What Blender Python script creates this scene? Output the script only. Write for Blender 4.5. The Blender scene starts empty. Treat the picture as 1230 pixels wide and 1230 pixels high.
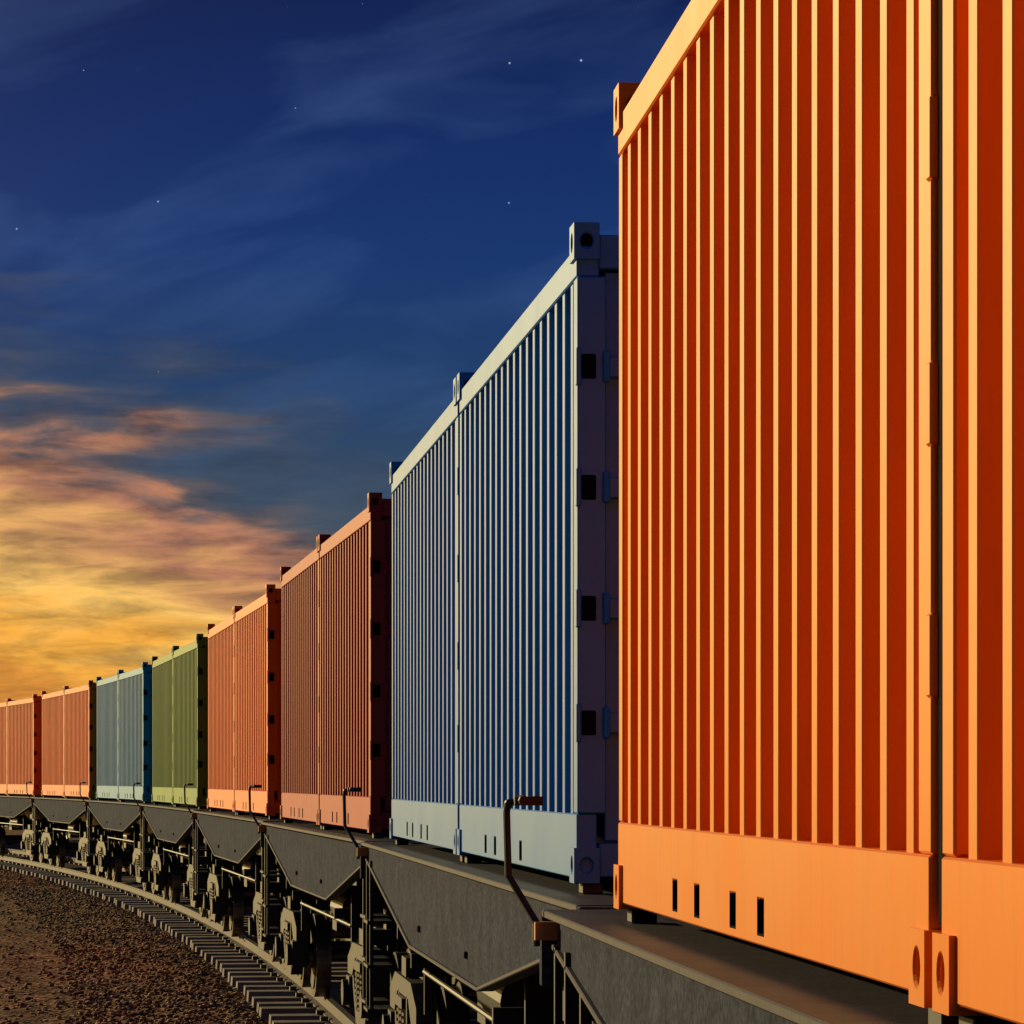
import bpy, math, random
import numpy as np
from mathutils import Vector, Matrix
random.seed(7); rng=np.random.default_rng(7)
sc=bpy.context.scene
F=4200.0; PX=1230.0; HC=2.8
EYE_OVER_RAIL=2.40; ZR=0.50; EYE=ZR+EYE_OVER_RAIL
BASE=EYE-0.1615*HC-ZR           # container base above rail
W=2.35

# ------------------------------------------------------------ materials
def newmat(name):
    m=bpy.data.materials.new(name); m.use_nodes=True
    nt=m.node_tree; b=nt.nodes['Principled BSDF']; return m,nt,b
def N(nt,t,**k):
    n=nt.nodes.new(t)
    for a,v in k.items(): setattr(n,a,v)
    return n
def ramp(nt,fac,stops):
    r=N(nt,'ShaderNodeValToRGB'); cr=r.color_ramp
    while len(cr.elements)<len(stops): cr.elements.new(0.5)
    for e,(p,c) in zip(cr.elements,stops):
        e.position=p; e.color=(c[0],c[1],c[2],1)
    nt.links.new(fac,r.inputs[0]); return r
def surf(name,col,rough=.45,var=.12,scale=6,metal=0,bump=0.0,bscale=60,grime=0.0,spec=.5,grain=0.0,tint=None):
    m,nt,b=newmat(name); L=nt.links.new
    tc=N(nt,'ShaderNodeTexCoord')
    n=N(nt,'ShaderNodeTexNoise'); n.inputs['Scale'].default_value=scale; n.inputs['Detail'].default_value=3
    L(tc.outputs['Object'],n.inputs['Vector'])
    lo=[c*(1-var) for c in col]; hi=[min(1,c*(1+var)) for c in col]
    r=ramp(nt,n.outputs['Fac'],[(.3,lo),(.7,hi)])
    out=r.outputs[0]
    if grime>0:
        mp=N(nt,'ShaderNodeMapping'); mp.inputs['Scale'].default_value=(9,9,.7)
        L(tc.outputs['Object'],mp.inputs[0])
        g=N(nt,'ShaderNodeTexNoise'); g.inputs['Scale'].default_value=2.2; g.inputs['Detail'].default_value=4; g.inputs['Roughness'].default_value=.65
        L(mp.outputs[0],g.inputs['Vector'])
        gr=ramp(nt,g.outputs['Fac'],[(.5,(0,0,0)),(.75,(grime,)*3)])
        mx=N(nt,'ShaderNodeMixRGB'); mx.inputs[2].default_value=(.06,.035,.02,1)
        L(gr.outputs[0],mx.inputs[0]); L(out,mx.inputs[1]); out=mx.outputs[0]
    if grain>0:
        g=N(nt,'ShaderNodeTexNoise'); g.inputs['Scale'].default_value=45; g.inputs['Detail'].default_value=2
        L(tc.outputs['Object'],g.inputs['Vector'])
        gr=ramp(nt,g.outputs['Fac'],[(.35,(1-grain,)*3),(.65,(1+grain,)*3)])
        mx=N(nt,'ShaderNodeMixRGB'); mx.blend_type='MULTIPLY'; mx.inputs[0].default_value=1
        L(out,mx.inputs[1]); L(gr.outputs[0],mx.inputs[2]); out=mx.outputs[0]
    L(out,b.inputs['Base Color'])
    mr=N(nt,'ShaderNodeMapRange'); mr.inputs['To Min'].default_value=max(.05,rough+.05); mr.inputs['To Max'].default_value=rough-.05
    L(n.outputs['Fac'],mr.inputs[0]); L(mr.outputs[0],b.inputs['Roughness'])
    b.inputs['Metallic'].default_value=metal
    b.inputs['Specular IOR Level'].default_value=spec
    if tint: b.inputs['Specular Tint'].default_value=(*tint,1)
    if bump>0:
        n3=N(nt,'ShaderNodeTexNoise'); n3.inputs['Scale'].default_value=bscale; n3.inputs['Detail'].default_value=2
        L(tc.outputs['Object'],n3.inputs['Vector'])
        bp=N(nt,'ShaderNodeBump'); bp.inputs['Strength'].default_value=bump; bp.inputs['Distance'].default_value=.02
        L(n3.outputs['Fac'],bp.inputs['Height']); L(bp.outputs[0],b.inputs['Normal'])
    return m
PAINT={
 'orange':surf('orange_container_paint',(.76,.165,.001),.37,.07,2.2,grime=.14,tint=(1,.74,.13),spec=.75),
 'far_orange':surf('far_orange_container_paint',(.72,.125,.006),.52,.08,2.2,grime=.16,tint=(1,.70,.3),spec=.35),  # same paint as the near orange, coloured deeper and duller against the sun's sheen
 'blue':surf('blue_container_paint',(.012,.17,.50),.40,.07,2.2,grime=.08,spec=.6,tint=(.72,.90,1)),
 'red':surf('dark_red_container_paint',(.34,.016,.016),.52,.08,2.5,grime=.10,spec=.22,tint=(1,.62,.45)),
 'green':surf('olive_container_paint',(.050,.165,.010),.50,.08,2.5,grime=.12,spec=.25,tint=(.9,1,.4)),
 'teal':surf('teal_container_paint',(.010,.22,.46),.46,.08,2.5,grime=.10,spec=.35,tint=(.6,.95,1)),
}
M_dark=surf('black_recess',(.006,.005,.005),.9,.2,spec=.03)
M_steel=surf('wagon_grey_steel',(.036,.042,.070),.9,.2,4,grain=.45,grime=.10,spec=.04)
M_deck=surf('wagon_deck_paint',(.038,.032,.044),.55,.2,4,grain=.3,grime=.1,spec=.12)
M_bogie=surf('bogie_cast_iron',(.013,.012,.015),.5,.3,8,spec=.3)
M_wheel=surf('wheel_steel',(.12,.105,.10),.35,.25,10,metal=.8)
M_rail=surf('rusty_rail',(.07,.05,.045),.6,.3,10,spec=.2)
M_railtop=surf('polished_rail_head',(.40,.38,.40),.3,.1,10,metal=1)
M_sleep=surf('concrete_sleeper',(.21,.175,.165),.85,.35,3,spec=.1)
M_fast=surf('rail_clip',(.04,.033,.03),.6)
M_orangeblock=surf('orange_bracket',(.50,.20,.05),.5)

# ------------------------------------------------------------ mesh builder
class MB:
    def __init__(s): s.v=[]; s.f=[]; s.m=[]
    def poly(s,vs,faces,mat=0):
        o=len(s.v); s.v+= [tuple(v) for v in vs]
        for f in faces: s.f.append(tuple(i+o for i in f)); s.m.append(mat)
    def box(s,x0,x1,y0,y1,z0,z1,mat=0):
        if x0>x1:x0,x1=x1,x0
        if y0>y1:y0,y1=y1,y0
        vs=[(x0,y0,z0),(x1,y0,z0),(x1,y1,z0),(x0,y1,z0),(x0,y0,z1),(x1,y0,z1),(x1,y1,z1),(x0,y1,z1)]
        s.poly(vs,[(0,3,2,1),(4,5,6,7),(0,1,5,4),(1,2,6,5),(2,3,7,6),(3,0,4,7)],mat)
    def beam(s,a,b,w,h,mat=0):
        a=Vector(a);b=Vector(b);d=(b-a).normalized()
        up=Vector((0,0,1)) if abs(d.z)<.95 else Vector((1,0,0))
        r=d.cross(up).normalized()*w/2; u=r.cross(d).normalized()*h/2
        vs=[a-r-u,a+r-u,a+r+u,a-r+u,b-r-u,b+r-u,b+r+u,b-r+u]
        s.poly(vs,[(0,3,2,1),(4,5,6,7),(0,1,5,4),(1,2,6,5),(2,3,7,6),(3,0,4,7)],mat)
    def cyl(s,a,b,r,n=16,mat=0,r2=None):
        a=Vector(a);b=Vector(b);d=(b-a).normalized(); r2=r if r2 is None else r2
        up=Vector((0,0,1)) if abs(d.z)<.95 else Vector((1,0,0))
        e=d.cross(up).normalized(); g=d.cross(e).normalized()
        vs=[]
        for p,rr in((a,r),(b,r2)):
            for i in range(n):
                t=2*math.pi*i/n; vs.append(p+e*rr*math.cos(t)+g*rr*math.sin(t))
        fs=[tuple(range(n)),tuple(range(2*n-1,n-1,-1))]
        for i in range(n): j=(i+1)%n; fs.append((i,i+n,j+n,j))
        s.poly(vs,fs,mat)
    def tube(s,pts,r,n=8,mat=0):
        for a,b in zip(pts[:-1],pts[1:]): s.cyl(a,b,r,n,mat)
        for p in pts[1:-1]: s.ball(p,r,mat)
    def ball(s,p,r,mat=0,n=8):
        vs=[];fs=[];p=Vector(p)
        for i in range(1,n//2):
            ph=math.pi*i/(n//2)
            for j in range(n):
                t=2*math.pi*j/n; vs.append(p+Vector((math.sin(ph)*math.cos(t),math.sin(ph)*math.sin(t),math.cos(ph)))*r)
        R=n//2-1
        for i in range(R-1):
            for j in range(n): k=(j+1)%n; fs.append((i*n+j,i*n+n+j,i*n+n+k,i*n+k))
        fs.append(tuple(range(n))[::-1]); fs.append(tuple((R-1)*n+j for j in range(n)))
        s.poly(vs,fs,mat)
    def prism(s,yz,x0,x1,mat=0):   # polygon in (y,z) extruded in x
        n=len(yz); vs=[(x0,y,z) for y,z in yz]+[(x1,y,z) for y,z in yz]
        fs=[tuple(range(n)),tuple(range(2*n-1,n-1,-1))]
        for i in range(n): j=(i+1)%n; fs.append((i,i+n,j+n,j))
        s.poly(vs,fs,mat)
    def sheet(s,pts,z0,z1,mat=0):  # pts (x,y) extruded in z
        n=len(pts); vs=[(x,y,z0) for x,y in pts]+[(x,y,z1) for x,y in pts]
        s.poly(vs,[(i,i+1,i+1+n,i+n) for i in range(n-1)],mat)
    def pocket_beam(s,xi,xo,y0,y1,z0,z1,holes,hz0,hz1,depth,dm):
        sg=1 if xo>xi else -1
        ys=sorted({y0,y1}|{v for h in holes for v in h}); zs=[z0,hz0,hz1,z1]
        idx={}
        def vid(p):
            k=tuple(round(c,5) for c in p)
            if k not in idx: idx[k]=len(s.v); s.v.append(k)
            return idx[k]
        def q(a,b,c,d,mt=0): s.f.append((vid(a),vid(b),vid(c),vid(d))); s.m.append(mt)
        xd=xo-sg*depth
        for i in range(len(ys)-1):
            a,b_=ys[i],ys[i+1]; ish=any(abs(h[0]-a)<1e-6 for h in holes)
            for k in range(3):
                c,d=zs[k],zs[k+1]
                q((xi,a,c),(xi,b_,c),(xi,b_,d),(xi,a,d))
                if ish and k==1:
                    q((xd,a,c),(xd,b_,c),(xd,b_,d),(xd,a,d),dm)
                    q((xo,a,c),(xo,b_,c),(xd,b_,c),(xd,a,c),dm); q((xo,a,d),(xo,b_,d),(xd,b_,d),(xd,a,d),dm)
                    q((xo,a,c),(xo,a,d),(xd,a,d),(xd,a,c),dm); q((xo,b_,c),(xo,b_,d),(xd,b_,d),(xd,b_,c),dm)
                else: q((xo,a,c),(xo,b_,c),(xo,b_,d),(xo,a,d))
            q((xi,a,z0),(xi,b_,z0),(xo,b_,z0),(xo,a,z0)); q((xi,a,z1),(xi,b_,z1),(xo,b_,z1),(xo,a,z1))
        for k in range(3):
            for y in(y0,y1): q((xi,y,zs[k]),(xo,y,zs[k]),(xo,y,zs[k+1]),(xi,y,zs[k+1]))
    def holed_box(s,x0,x1,y0,y1,z0,z1,mat=0,dm=1,hr=.5,dep=.03):
        c=Vector(((x0+x1)/2,(y0+y1)/2,(z0+z1)/2)); h=Vector((abs(x1-x0)/2,abs(y1-y0)/2,abs(z1-z0)/2))
        for ax in range(3):
            for sg in(-1,1):
                a1=(ax+1)%3;a2=(ax+2)%3
                def P(u,v,d=0):
                    p=[0,0,0]; p[ax]=c[ax]+sg*(h[ax]-d); p[a1]=c[a1]+u*h[a1]; p[a2]=c[a2]+v*h[a2]; return tuple(p)
                out=[];inn=[];deep=[]
                for i in range(16):
                    t=2*math.pi*i/16; cx,sx=math.cos(t),math.sin(t); k=1/max(abs(cx),abs(sx))
                    out.append(P(cx*k,sx*k)); inn.append(P(cx*hr*.85,sx*hr)); deep.append(P(cx*hr*.85,sx*hr,dep))
                n=16; fs=[]
                for i in range(n):
                    j=(i+1)%n; fs.append((i,j,j+n,i+n)); fs.append((i+n,j+n,j+2*n,i+2*n))
                if sg<0: fs=[f[::-1] for f in fs]
                s.poly(out+inn+deep,fs,mat)
                cap=tuple(range(16)); s.poly(deep,[cap if sg>0 else cap[::-1]],dm)
    def mesh(s,name,mats,fix=False):
        me=bpy.data.meshes.new(name); me.from_pydata(s.v,[],s.f); me.update()
        for m in mats: me.materials.append(m)
        me.polygons.foreach_set('material_index',s.m); me.update()
        if fix:
            import bmesh
            bm=bmesh.new(); bm.from_mesh(me); bmesh.ops.recalc_face_normals(bm,faces=bm.faces); bm.to_mesh(me); bm.free()
        return me
def obj(name,me,parent=None,bev=0):
    o=bpy.data.objects.new(name,me); sc.collection.objects.link(o)
    if parent: o.parent=parent
    if bev:
        b=o.modifiers.new('bevel','BEVEL'); b.width=bev; b.segments=1; b.limit_method='ANGLE'; b.angle_limit=math.radians(50)
    return o
def empty(name):
    o=bpy.data.objects.new(name,None); sc.collection.objects.link(o); o.empty_display_size=.3; return o

# ------------------------------------------------------------ container parts
LC=5.5; hl=LC/2; hw=W/2
DEP=.065
def corr(y0,y1,xo,sgn,n):
    p=(y1-y0)/n; pts=[]
    a=.28*p; sl=.04*p; rec=p-a-2*sl
    xi=xo-sgn*DEP
    pts.append((xi,y0))
    for i in range(n):
        ys=y0+i*p
        pts+= [(xi,ys+rec/2),(xo,ys+rec/2+sl),(xo,ys+rec/2+sl+a),(xi,ys+rec/2+2*sl+a)]
    pts.append((xi,y1)); return pts
def build_frame():
    b=MB(); bb=MB()
    for sg in(-1,1):
        xo=sg*hw; xi=sg*(hw-.09)
        holes=[(hl-1.62,hl-1.51),(hl-2.12,hl-2.01),(hl-2.85,hl-2.74),(hl-3.35,hl-3.24)]
        bb.pocket_beam(xi,xo,-hl+.012,hl-.012,.015,.30,holes,.045,.138,.07,1)  # pocket walls coloured black to stand in for shade inside the openings
        b.box(sg*(hw-.10),xo,-hl+.012,hl-.012,2.665,2.80)
        b.box(sg*(hw-.13),sg*(hw-.002),-hl,-hl+.13,.301,2.664)
        b.box(sg*(hw-.13),sg*(hw-.004),hl-.11,hl,.301,2.664)
        for e in(-1,1):
            for z0,z1 in((-.005,.15),(2.74,2.90)):
                b.holed_box(sg*(hw-.10),sg*(hw+.014),e*(hl-.15),e*(hl+.008),z0,z1)
        for fz in(.25,.43,.62,.81):
            z=fz*HC
            b.box(sg*(hw-.085),sg*(hw-.02),-hl-.006,-hl+.021,z-.055,z+.055,1)
            b.box(sg*(hw-.018),sg*(hw+.004),-hl-.018,-hl+.03,z-.085,z+.085,0)
            b.cyl((sg*(hw-.13),-hl-.01,z-.07),(sg*(hw-.13),-hl-.01,z+.07),.016,8,0)
    for e in(-1,1):
        b.box(-hw+.10,hw-.10,e*(hl-.12),e*(hl-.01),.02,.17)
        b.box(-hw+.10,hw-.10,e*(hl-.12),e*(hl-.01),2.70,2.85)
    b.box(-hw+.09,hw-.09,-hl+.12,hl-.12,.16,.20)
    return b,bb
def build_walls():
    b=MB()
    for sg in(-1,1):
        pts=corr(-hl+.12,hl-.10,sg*(hw-.012),sg,18)
        b.sheet(pts,.29,2.68)
    pts=corr(-hw+.12,hw-.12,hl-.04,1,9); b.sheet([(y,x) for x,y in pts],.16,2.71)
    n=17; p=(LC-.3)/n; prof=[]
    for i in range(n):
        y=-hl+.15+i*p; prof+=[(y,2.765),(y+.12,2.765),(y+.15,2.785),(y+p-.03,2.785)]
    prof.append((hl-.15,2.765))
    m=len(prof); vs=[(-hw+.09,y,z) for y,z in prof]+[(hw-.09,y,z) for y,z in prof]
    b.poly(vs,[(i,i+m,i+1+m,i+1) for i in range(m-1)])
    return b
def build_doors():
    b=MB()
    for s in(-1,1):
        x0=s*.012; x1=s*(hw-.13)
        b.box(x0,x1,-hl+.05,-hl+.09,.18,2.69)
        for k in range(5):
            z=.32+k*.47
            b.box(x0+s*.10,x1-s*.08,-hl+.03,-hl+.052,z,z+.33)
        for xr in(.22,.62):
            b.cyl((s*xr,-hl+.015,.1),(s*xr,-hl+.015,2.78),.02,10,1)
            for z in(.12,.75,1.45,2.1,2.76):
                b.box(s*xr-.05,s*xr+.05,-hl-.012,-hl+.03,z-.03,z+.03)
            b.box(s*xr,s*(xr+.34),-hl-.02,-hl-.008,1.02,1.055,1)
        for fz in(.25,.43,.62,.81):
            z=fz*HC; b.box(s*(hw-.36),s*(hw-.14),-hl+.01,-hl+.051,z-.045,z+.045)
    return b
(BF,BB),BW,BD=build_frame(),build_walls(),build_doors()
cmesh={}
for k,p in PAINT.items():
    cmesh[k]=(BF.mesh('container_frame_'+k,[p,M_dark]),BW.mesh('container_walls_'+k,[p]),BD.mesh('container_doors_'+k,[p,M_steel]),BB.mesh('container_base_'+k,[p,M_dark],True))
def container(col,parentmat):
    e=empty('shipping_container'); e.matrix_world=parentmat
    f,w,d,bb=cmesh[col]
    obj('frame',f,e,.006); obj('corrugated_walls',w,e,.004); obj('doors',d,e,.004); obj('bottom_side_rails',bb,e,.005)

# ------------------------------------------------------------ wagon parts
DT=BASE-.055
HD=6.75
GAP=.048
def build_sills():
    b=MB()
    for s in(-1,1):
        b.box(s*.98,s*1.335,-HD,HD,DT-.03,DT,3)
        poly=[(-HD,DT-.031),(-HD,DT-.14),(-2.3,1.27),(2.3,1.27),(HD,DT-.14),(HD,DT-.031)]
        b.prism(poly,s*1.255,s*1.28)
        low=[(-HD,DT-.14),(-2.3,1.27),(2.3,1.27),(HD,DT-.14)]
        for p,q in zip(low[:-1],low[1:]):
            b.beam((s*1.25,p[0],p[1]),(s*1.25,q[0],q[1]),.10,.022,3)
        for y in(-5.2,-3.8,3.8,5.2):
            b.box(s*1.18,s*1.254,y-.01,y+.01,1.62,DT-.032)
        for y in(-1.6,1.6): b.box(s*1.281,s*1.30,y-.05,y+.05,1.40,1.44)
        # dark strip added between the two containers as the gap's shadow line
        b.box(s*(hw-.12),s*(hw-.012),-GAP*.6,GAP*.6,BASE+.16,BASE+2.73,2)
    for e in(-1,1):
        b.box(-1.335,1.335,e*HD,e*(HD+.10),DT-.30,DT-.004)
        b.box(-1.0,1.0,e*(HD+.1),e*(HD+.13),DT-.28,DT-.24)
        b.box(-.13,.13,e*(HD+.1),e*(HD+.55),.92,1.14,1)
        b.box(-.2,.2,e*(HD+.5),e*(HD+.72),.86,1.2,1)
        b.box(-.25,.25,e*(HD-.6),e*(HD+.09),.85,DT-.3,1)
        for s in(-1,1):
            for y in(hl*2-.05,.15): b.box(s*(hw-.12),s*(hw-.03),e*y-.07,e*y+.07,DT+.001,DT+.048,1)
    return b
def build_under():
    b=MB()
    b.prism([(-6.6,DT-.06),(-6.6,1.45),(-2.6,1.15),(2.6,1.15),(6.6,1.45),(6.6,DT-.06)],-.22,.22)
    for y in np.arange(-6.1,6.2,.94): b.box(-1.25,1.25,y-.05,y+.05,DT-.2,DT-.035)
    b.box(-.98,.98,-HD+.02,HD-.02,DT-.034,DT-.02)
    b.cyl((-.85,-1.2,1.12),(-.85,.2,1.12),.2,18); b.cyl((.75,.2,1.05),(.75,1.4,1.05),.18,18)
    b.box(-.95,-.6,.6,1.1,.85,1.3)
    b.tube([(-.5,-4.2,1.0),(-.5,-2.2,.85),(-.5,2.2,.85),(-.5,4.2,1.0)],.022)
    b.tube([(-1.12,-3.1,1.05),(-1.12,3.1,1.05)],.018)
    for e in(-1,1):
        for s in(-1,1):
            for yy in(6.2,6.6): b.box(s*1.27,s*1.30,e*yy-.02,e*yy+.02,.55,DT-.14)
            for z in(.55,.9,1.25): b.box(s*1.12,s*1.32,e*6.18,e*6.62,z,z+.025)
            b.beam((s*1.1,e*3.1,1.4),(s*1.1,e*3.1,.75),.05,.05)
            b.prism([(e*4.1,1.58),(e*4.9,1.58),(e*4.65,1.26),(e*4.35,1.26)],s*1.0,s*1.1)
            b.box(s*.6,s*1.25,e*2.7-.03,e*2.7+.03,1.1,1.2)
        for x in(-.45,.45): b.tube([(x,e*(HD+.08),1.35),(x,e*(HD+.22),1.2),(x,e*(HD+.3),.8),(x,e*(HD+.45),.7)],.025)
    return b
def build_bogie():
    b=MB(); RG=.865
    for yc in(-.92,.92):
        b.cyl((-1.12,yc,.46),(1.12,yc,.46),.075,14,1)
        for s in(-1,1):
            b.cyl((s*(RG-.03),yc,.46),(s*(RG+.09),yc,.46),.46,36,1)
            b.cyl((s*(RG-.07),yc,.46),(s*(RG-.03),yc,.46),.49,36,1)
            b.cyl((s*(RG+.09),yc,.46),(s*(RG+.105),yc,.46),.37,30,0)
            b.cyl((s*(RG+.10),yc,.46),(s*(RG+.15),yc,.46),.14,20,1)
            b.box(s*1.02,s*1.20,yc-.15,yc+.15,.34,.62); b.cyl((s*1.19,yc,.47),(s*1.25,yc,.47),.12,16)
            sy=1 if yc<0 else -1
            b.box(s*(RG-.03),s*(RG+.08),yc+sy*.48,yc+sy*.54,.30,.66)
            b.beam((s*RG,yc+sy*.52,.62),(s*RG,yc+sy*.46,1.15),.05,.04)
        b.cyl((-.9,yc*.4,.4),(.9,yc*.4,.4),.035,8)
    for s in(-1,1):
        x0=s*1.05;x1=s*1.17
        b.prism([(-1.25,.63),(-1.25,.78),(-.75,.93),(.75,.93),(1.25,.78),(1.25,.63),(.8,.63),(.52,.80),(-.52,.80),(-.8,.63)],x0,x1)
        b.prism([(-.80,.63),(-.42,.22),(.42,.22),(.8,.63),(.66,.63),(.38,.34),(-.38,.34),(-.66,.63)],x0,x1)
        for y in(-.42,.34): b.box(x0,x1,y,y+.08,.33,.81)
        for y in(-.24,0,.24):
            for k in range(7): b.cyl((s*1.11,y,.36+k*.05),(s*1.11,y,.385+k*.05),.085,12,1)
        b.box(s*1.0,s*1.2,-.3,.3,.71,.79)
        b.box(s*.7,s*.95,-.12,.12,1.0,1.25)
    b.box(-1.16,1.16,-.2,.2,.94,1.08); b.cyl((0,0,1.08),(0,0,1.5),.24,20)
    return b
def build_lever(s=-1):
    b=MB(); y=HD-.05
    x=s*1.36
    b.box(s*1.281,s*1.37,y-.05,y+.05,DT-.115,DT-.045,1)
    b.tube([(x,y,DT-.14),(x,y,DT-.05),(s*1.46,y+.12,DT+.13),(s*1.465,y+.14,DT+.38),(s*1.46,y+.13,DT+.415),(s*1.34,y+.08,DT+.43)],.0145,10)
    b.box(s*1.44,s*1.33,y+.05,y+.14,DT+.405,DT+.44)
    b.cyl((s*1.41,y-.02,DT+.425),(s*1.41,y+.2,DT+.425),.02,8)
    return b
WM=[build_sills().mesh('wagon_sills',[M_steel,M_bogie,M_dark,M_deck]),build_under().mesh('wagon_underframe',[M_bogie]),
    build_bogie().mesh('bogie',[M_bogie,M_wheel]),build_lever().mesh('brake_lever',[M_bogie,M_orangeblock])]

# ------------------------------------------------------------ train layout (near-side line of container boxes)
ends=[((1.306,1.47),(.376,12.43),'orange'),
      ((.2855,15.37),(-.935,27.1),'blue'),
      ((-1.208,29.85),(-2.665,40.4),'red'),
      ((-3.07,43.9),(-4.80,55.2),'far_orange'),
      ((-5.29,58.8),(-7.18,69.8),'green'),
      ((-7.70,73.0),(-9.93,83.6),'teal'),
      ((-10.46,86.5),(-13.07,97.2),'far_orange'),
      ((-13.75,100.5),(-16.9,111.7),'far_orange')]
cents=[]
for n_,f_,c_ in ends:
    n_=Vector(n_);f_=Vector(f_); d=(f_-n_).normalized(); r=Vector((d.y,-d.x))
    cents+= [n_+r*hw,f_+r*hw]
Y=np.array([c.y for c in cents]);X=np.array([c.x for c in cents])
co=np.polyfit(Y,X,3)
cl=[]
for y in np.arange(-60,112.01,.5):
    yy=max(y,-5)
    x=np.polyval(co,yy)
    if y<-5: x+= (y+5)*np.polyval(np.polyder(co),-5)
    cl.append((x,y))
h=math.atan2(cl[-1][0]-cl[-2][0],cl[-1][1]-cl[-2][1]); p=list(cl[-1])
for i in range(500):
    h-=.5/430; p=[p[0]+.5*math.sin(h),p[1]+.5*math.cos(h)]; cl.append(tuple(p))
cl=np.array(cl)
seg=np.hypot(*np.diff(cl,axis=0).T); S=np.concatenate([[0],np.cumsum(seg)])
def at(s):
    x=np.interp(s,S,cl[:,0]);y=np.interp(s,S,cl[:,1])
    x2=np.interp(s+.25,S,cl[:,0]);y2=np.interp(s+.25,S,cl[:,1]); d=Vector((x2-x,y2-y)).normalized()
    return Vector((x,y)),d
allw=[]
for n_,f_,c_ in ends:
    n_=Vector(n_);f_=Vector(f_); d=(f_-n_).normalized(); r=Vector((d.y,-d.x)); L=(f_-n_).length
    allw.append(((n_+f_)/2+r*hw,d,L/(2*LC+2*GAP),c_))
s0=np.interp(106.5,cl[:,1][:len(cl)-400],S[:len(cl)-400])
for i,c in enumerate(['blue','red','green','far_orange','teal']):
    q,d=at(s0+14.4*(i+1)); allw.append((q,d,1.0,c))
for q,d,scl,c in allw:
    r=Vector((d.y,-d.x))
    M=Matrix(((r.x,d.x*scl,0,q.x),(r.y,d.y*scl,0,q.y),(0,0,1,ZR),(0,0,0,1)))
    e=empty('flat_wagon'); e.matrix_world=M
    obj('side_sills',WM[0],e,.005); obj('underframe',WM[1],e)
    for yb in(-4.5,4.5):
        o=obj('bogie',WM[2],e); o.location=(0,yb,0)
    obj('brake_lever',WM[3],e)
    for yb in(-(hl+GAP),hl+GAP):
        container(c,M@Matrix.Translation((0,yb,BASE)))

# ------------------------------------------------------------ tracks
def track(off,s_a,s_b,name):
    root=empty(name)
    ss=np.arange(s_a,s_b,.5)
    P=[];D=[]
    for s in ss: q,d=at(s); P.append(q+Vector((d.y,-d.x))*off); D.append(d)
    prof=[(-.075,-.17),(.075,-.17),(.075,-.155),(.014,-.13),(.014,-.04),(.036,-.028),(.036,-.003),(.03,0),(-.03,0),(-.036,-.003),(-.036,-.028),(-.014,-.04),(-.014,-.13),(-.075,-.155)]
    b=MB(); n=len(prof)
    for side in(-.865,.865):
        vs=[];o=len(b.v)
        for q,d in zip(P,D):
            r=Vector((d.y,-d.x))
            for u,z in prof:
                pp=q+r*(side+u); vs.append((pp.x,pp.y,ZR+z))
        for i in range(len(P)-1):
            for j in range(n):
                k=(j+1)%n; b.f.append((o+i*n+j,o+i*n+k,o+i*n+n+k,o+i*n+n+j)); b.m.append(1 if j in(6,7,8) else 0)
        b.v+=vs
    obj('rails',b.mesh('rails',[M_rail,M_railtop]),root)
    b=MB()
    for s in np.arange(s_a,s_b,1.05):
        q,d=at(s); r=Vector((d.y,-d.x)); q=q+r*off
        jit=random.uniform(-.03,.03); dz=random.uniform(-.008,.008)
        def T(u,v,z): pp=q+r*(u+jit)+d*v; return (pp.x,pp.y,ZR+z+dz)
        zt=-.172;zb=-.45; a=1.55; w1=.17;w2=.20
        vs=[T(-a,-w2,zb),T(a,-w2,zb),T(a,w2,zb),T(-a,w2,zb),T(-a+.02,-w1,zt),T(a-.02,-w1,zt),T(a-.02,w1,zt),T(-a+.02,w1,zt)]
        b.poly(vs,[(0,3,2,1),(4,5,6,7),(0,1,5,4),(1,2,6,5),(2,3,7,6),(3,0,4,7)],0)
        for side in(-.865,.865):
            for u in(-.12,.12):
                vs=[T(side+u+i*.04,j*.06,z) for z in(zt+.002,zt+.05) for i,j in((-1,-1),(1,-1),(1,1),(-1,1))]
                b.poly(vs,[(0,3,2,1),(4,5,6,7),(0,1,5,4),(1,2,6,5),(2,3,7,6),(3,0,4,7)],1)
    obj('sleepers',b.mesh('sleepers',[M_sleep,M_fast]),root)
track(0,20,S[-1]-10,'railway_track')
track(4.6,20,S[-1]-10,'railway_track')

# ------------------------------------------------------------ ground
def vnoise(x,y,sc_,seed):
    r=np.random.default_rng(seed).random((256,256)); fx=x/sc_;fy=y/sc_
    ix=np.floor(fx).astype(int);iy=np.floor(fy).astype(int);tx=fx-ix;ty=fy-iy
    tx=tx*tx*(3-2*tx);ty=ty*ty*(3-2*ty); a=ix%256;b=iy%256;c=(ix+1)%256;d=(iy+1)%256
    return (r[a,b]*(1-tx)+r[c,b]*tx)*(1-ty)+(r[a,d]*(1-tx)+r[c,d]*tx)*ty
def dist_track(x,y):
    yy=np.clip(y,-60,111); cx=np.interp(yy,cl[:345,1],cl[:345,0])
    sl=np.interp(yy,cl[1:345,1],np.diff(cl[:345,0])/.5)
    return (x-cx)/np.sqrt(1+sl**2)
def gh(x,y):
    u=dist_track(x,y)
    inbed=np.clip((np.abs(u)-1.55)/.25,0,1)*np.clip((np.abs(u-4.6)-1.55)/.25,0,1)
    z=(ZR-.30)+.05*inbed
    far=np.clip((np.abs(u)-3)/8,0,1)
    rock=(vnoise(x,y,.2,1)-.5)*.05+(vnoise(x,y,.5,2)-.5)*.05+(vnoise(x,y,1.7,3)-.5)*.06*far+(vnoise(x,y,7,4)-.5)*.2*far
    return z+rock*(.4+.6*inbed)
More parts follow.
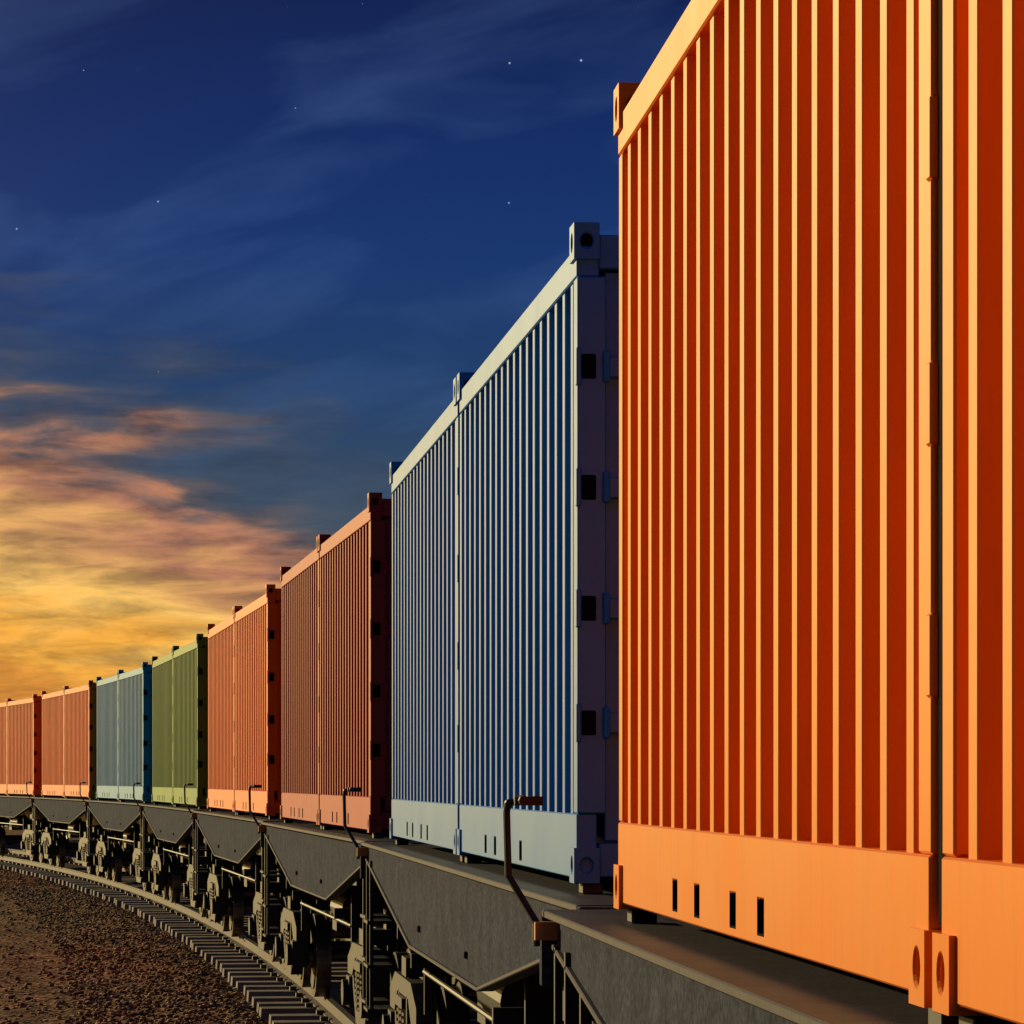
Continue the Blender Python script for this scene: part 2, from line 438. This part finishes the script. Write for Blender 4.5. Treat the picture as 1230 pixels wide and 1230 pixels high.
gx=np.concatenate([-np.geomspace(6000,22,30),np.arange(-21,1.5,.12),np.geomspace(1.6,8,20),np.geomspace(9,6000,25)])
gy=np.concatenate([-np.geomspace(3000,6,20),np.arange(-5,36,1.0),np.arange(36,112,.22),np.geomspace(112.5,8000,50)])
GX,GY=np.meshgrid(gx,gy); GZ=gh(GX,GY)
GZ=np.where((np.abs(GX)>300)|(np.abs(GY)>400),ZR-.4,GZ)
nx,ny=len(gx),len(gy)
V=np.stack([GX,GY,GZ],-1).reshape(-1,3)
ii=(np.arange(ny-1)[:,None]*nx+np.arange(nx-1)[None,:]).ravel()
Fc=np.stack([ii,ii+1,ii+nx+1,ii+nx],1)
def npmesh(name,V,Fc,k):
    me=bpy.data.meshes.new(name); me.vertices.add(len(V)); me.vertices.foreach_set('co',V.astype(np.float32).ravel())
    me.loops.add(Fc.size); me.loops.foreach_set('vertex_index',Fc.ravel().astype(np.int32))
    me.polygons.add(len(Fc)); me.polygons.foreach_set('loop_start',np.arange(0,Fc.size,k,dtype=np.int32))
    me.update(calc_edges=True); me.validate(); return me
gm,nt,b=newmat('gravel_ground'); L=nt.links.new
tc=N(nt,'ShaderNodeTexCoord')
v=N(nt,'ShaderNodeTexVoronoi'); v.inputs['Scale'].default_value=13; L(tc.outputs['Object'],v.inputs['Vector'])
n=N(nt,'ShaderNodeTexNoise'); n.inputs['Scale'].default_value=.5; n.inputs['Detail'].default_value=6; L(tc.outputs['Object'],n.inputs['Vector'])
sepc=N(nt,'ShaderNodeSeparateColor'); L(v.outputs['Color'],sepc.inputs[0])
r1=ramp(nt,sepc.outputs[0],[(0,(.065,.034,.020)),(.5,(.19,.100,.056)),(1,(.37,.22,.13))])
r2=ramp(nt,n.outputs['Fac'],[(.3,(.5,.45,.42)),(.7,(1.35,1.15,1.0))])
mx=N(nt,'ShaderNodeMixRGB'); mx.blend_type='MULTIPLY'; mx.inputs[0].default_value=1; L(r1.outputs[0],mx.inputs[1]); L(r2.outputs[0],mx.inputs[2])
L(mx.outputs[0],b.inputs['Base Color']); b.inputs['Roughness'].default_value=.95; b.inputs['Specular IOR Level'].default_value=.05
bp=N(nt,'ShaderNodeBump'); bp.inputs['Strength'].default_value=.7; bp.inputs['Distance'].default_value=.04; L(v.outputs['Distance'],bp.inputs['Height']); L(bp.outputs[0],b.inputs['Normal'])
me=npmesh('ground',V,Fc,4); me.materials.append(gm); obj('ground',me)
t=(1+5**.5)/2
ico=np.array([(-1,t,0),(1,t,0),(-1,-t,0),(1,-t,0),(0,-1,t),(0,1,t),(0,-1,-t),(0,1,-t),(t,0,-1),(t,0,1),(-t,0,-1),(-t,0,1)],float)/math.hypot(1,t)
icf=np.array([(0,11,5),(0,5,1),(0,1,7),(0,7,10),(0,10,11),(1,5,9),(5,11,4),(11,10,2),(10,7,6),(7,1,8),(3,9,4),(3,4,2),(3,2,6),(3,6,8),(3,8,9),(4,9,5),(2,4,11),(6,2,10),(8,6,7),(9,8,1)])
NS=24000
sy=36+74*rng.random(NS)**1.3
u=np.where(rng.random(NS)<.45,-1.5-2.2*rng.random(NS),-1.5-12*rng.random(NS))
u=np.where(rng.random(NS)<.2,rng.uniform(-1.5,6.5,NS),u)
yy=np.clip(sy,-60,111); cx=np.interp(yy,cl[:345,1],cl[:345,0]); sx=cx+u
sz=gh(sx,sy)
rad=rng.uniform(.014,.038,NS)
base=ico[None]*(1+rng.uniform(-.3,.3,(NS,12,1)))*rad[:,None,None]*np.stack([rng.uniform(.8,1.4,NS),rng.uniform(.8,1.4,NS),rng.uniform(.5,.9,NS)],-1)[:,None,:]
V=(base+np.stack([sx,sy,sz+rad*.2],-1)[:,None,:]).reshape(-1,3)
Fc=(icf[None]+12*np.arange(NS)[:,None,None]).reshape(-1,3)
M_stone,nt,b=newmat('ballast_stone'); L=nt.links.new
g=N(nt,'ShaderNodeNewGeometry')
r=ramp(nt,g.outputs['Random Per Island'],[(0,(.065,.034,.020)),(.55,(.18,.095,.055)),(1,(.40,.24,.14))]); L(r.outputs[0],b.inputs['Base Color']); b.inputs['Roughness'].default_value=.9; b.inputs['Specular IOR Level'].default_value=.1
me=npmesh('ballast_stones',V,Fc,3); me.materials.append(M_stone); obj('ballast_stones',me)

# ------------------------------------------------------------ sun & sky
SUN_AZ=-46; SUN_EL=13
sd=bpy.data.lights.new('sun','SUN'); sd.energy=4.9; sd.angle=math.radians(.5); sd.color=(1,.80,.39)
so=bpy.data.objects.new('sun',sd); sc.collection.objects.link(so)
az=math.radians(SUN_AZ); el=math.radians(SUN_EL)
dirv=Vector((math.sin(az)*math.cos(el),math.cos(az)*math.cos(el),math.sin(el)))
so.rotation_euler=(dirv).to_track_quat('Z','Y').to_euler()
w=bpy.data.worlds.new('World'); sc.world=w; w.use_nodes=True; nt=w.node_tree; nt.nodes.clear(); L=nt.links.new
out=N(nt,'ShaderNodeOutputWorld'); bg=N(nt,'ShaderNodeBackground'); bg2=N(nt,'ShaderNodeBackground'); add=N(nt,'ShaderNodeAddShader')
sky=N(nt,'ShaderNodeTexSky'); sky.sky_type='NISHITA'; sky.sun_disc=False; sky.sun_elevation=math.radians(SUN_EL); sky.sun_rotation=az
L(sky.outputs[0],bg2.inputs[0]); bg2.inputs[1].default_value=.0012
tc=N(nt,'ShaderNodeTexCoord'); sp=N(nt,'ShaderNodeSeparateXYZ'); L(tc.outputs['Generated'],sp.inputs[0])
def m(op,a,b_=None,c=None,clamp=False):
    q=N(nt,'ShaderNodeMath',operation=op); q.use_clamp=clamp
    for i,x in enumerate((a,b_,c)):
        if x is None: continue
        if isinstance(x,(int,float)): q.inputs[i].default_value=x
        else: L(x,q.inputs[i])
    return q.outputs[0]
azn=m('ARCTAN2',sp.outputs[0],sp.outputs[1]); el_=m('ARCSINE',sp.outputs[2])
def comb(a,b_,c=0.0):
    q=N(nt,'ShaderNodeCombineXYZ')
    for i,x in enumerate((a,b_,c)):
        if isinstance(x,(int,float)): q.inputs[i].default_value=x
        else: L(x,q.inputs[i])
    return q.outputs[0]
def noise(vec,scale,detail=8,rough=.55,dist=0):
    q=N(nt,'ShaderNodeTexNoise'); q.inputs['Scale'].default_value=scale; q.inputs['Detail'].default_value=detail; q.inputs['Roughness'].default_value=rough; q.inputs['Distortion'].default_value=dist
    L(vec,q.inputs['Vector']); return q.outputs['Fac']
def mix(f,a,b_,mode='MIX'):
    q=N(nt,'ShaderNodeMixRGB'); q.blend_type=mode
    for i,x in enumerate((f,a,b_)):
        if isinstance(x,(int,float)): q.inputs[i].default_value=x
        elif isinstance(x,tuple): q.inputs[i].default_value=(*x,1)
        else: L(x,q.inputs[i])
    return q.outputs[0]
eg=m('DIVIDE',el_,.5,clamp=True)
base=ramp(nt,eg,[(0,(.20,.15,.09)),(.09,(.085,.10,.115)),(.15,(.035,.07,.12)),(.22,(.011,.045,.14)),(.30,(.005,.032,.15)),(.38,(.003,.020,.115)),(.46,(.0028,.010,.070)),(.7,(.006,.030,.08)),(1,(.008,.04,.11))]).outputs[0]
wv=comb(m('MULTIPLY',azn,11),m('MULTIPLY',m('ADD',el_,m('MULTIPLY',azn,-.2)),34))
wis=ramp(nt,noise(wv,1.0,5,.5,.5),[(.48,(0,0,0)),(.8,(.024,.042,.08))]).outputs[0]
base=mix(1.0,base,wis,'ADD')
cv=comb(m('MULTIPLY',azn,17),m('MULTIPLY',el_,80))
n1=noise(cv,1.0,7,.55,.4)
n2=noise(comb(m('MULTIPLY',azn,8),m('MULTIPLY',el_,30),3.3),1.0,3,.5,.3)
bnd=m('ADD',m('MULTIPLY',azn,-.48),.060)
bnd=m('MINIMUM',bnd,.130)
bnd=m('MAXIMUM',bnd,.02)
d=m('SUBTRACT',bnd,el_)
d=m('ADD',d,m('MULTIPLY',m('SUBTRACT',n1,.5),.09)); d=m('ADD',d,m('MULTIPLY',m('SUBTRACT',n2,.5),.09))
msk=m('MULTIPLY',m('ADD',d,.02),22,clamp=True)
wc=ramp(nt,m('MULTIPLY',d,9.5,clamp=True),[(0,(.055,.075,.11)),(.14,(.13,.10,.10)),(.28,(.46,.20,.12)),(.44,(.72,.38,.13)),(.62,(.92,.55,.14)),(.82,(.88,.42,.06)),(1,(.70,.28,.045))]).outputs[0]
n3=noise(cv,2.0,6,.6,.4)
sh=ramp(nt,n3,[(.33,(.45,.45,.52)),(.58,(1.1,1.05,1.0))]).outputs[0]
wc=mix(.9,wc,sh,'MULTIPLY')
face=m('MULTIPLY',m('SUBTRACT',2.0,m('ABSOLUTE',m('ADD',azn,.7))),1.0,clamp=True)
col=mix(m('MULTIPLY',msk,face),base,wc)
# glow added beside the low sun, out of frame left, to reflect in containers
vd=N(nt,'ShaderNodeVectorMath',operation='DOT_PRODUCT'); L(tc.outputs['Generated'],vd.inputs[0])
ge=math.radians(1); ga=math.radians(-38); vd.inputs[1].default_value=(math.sin(ga)*math.cos(ge),math.cos(ga)*math.cos(ge),math.sin(ge))
gl=m('POWER',m('MAXIMUM',vd.outputs['Value'],0.0),40)
col=mix(1.0,col,mix(gl,(0,0,0),(2.6,1.5,.25)),'ADD')
vor=N(nt,'ShaderNodeTexVoronoi'); vor.voronoi_dimensions='2D'; vor.inputs['Scale'].default_value=50
L(comb(azn,el_),vor.inputs['Vector'])
sc3=N(nt,'ShaderNodeSeparateColor'); L(vor.outputs['Color'],sc3.inputs[0])
rsz=m('MULTIPLY',m('POWER',sc3.outputs[0],7),.022)
st=m('MULTIPLY',m('SUBTRACT',rsz,vor.outputs['Distance']),120,clamp=True)
st=m('MULTIPLY',st,m('MULTIPLY',m('SUBTRACT',el_,.10),12,clamp=True))
col=mix(1.0,col,mix(st,(0,0,0),(.35,.40,.50)),'ADD')
L(col,bg.inputs[0]); bg.inputs[1].default_value=1.0
L(bg.outputs[0],add.inputs[0]); L(bg2.outputs[0],add.inputs[1]); L(add.outputs[0],out.inputs[0])

# ------------------------------------------------------------ camera
cd=bpy.data.cameras.new('camera'); co_=bpy.data.objects.new('camera',cd); sc.collection.objects.link(co_)
cd.sensor_width=36; cd.lens=F/PX*36; cd.shift_y=(936-615)/PX; cd.clip_start=.1; cd.clip_end=20000
co_.location=(0,0,EYE); co_.rotation_euler=(math.radians(90),0,0); sc.camera=co_
sc.view_settings.view_transform='Standard'; sc.view_settings.look='None'; sc.view_settings.exposure=0
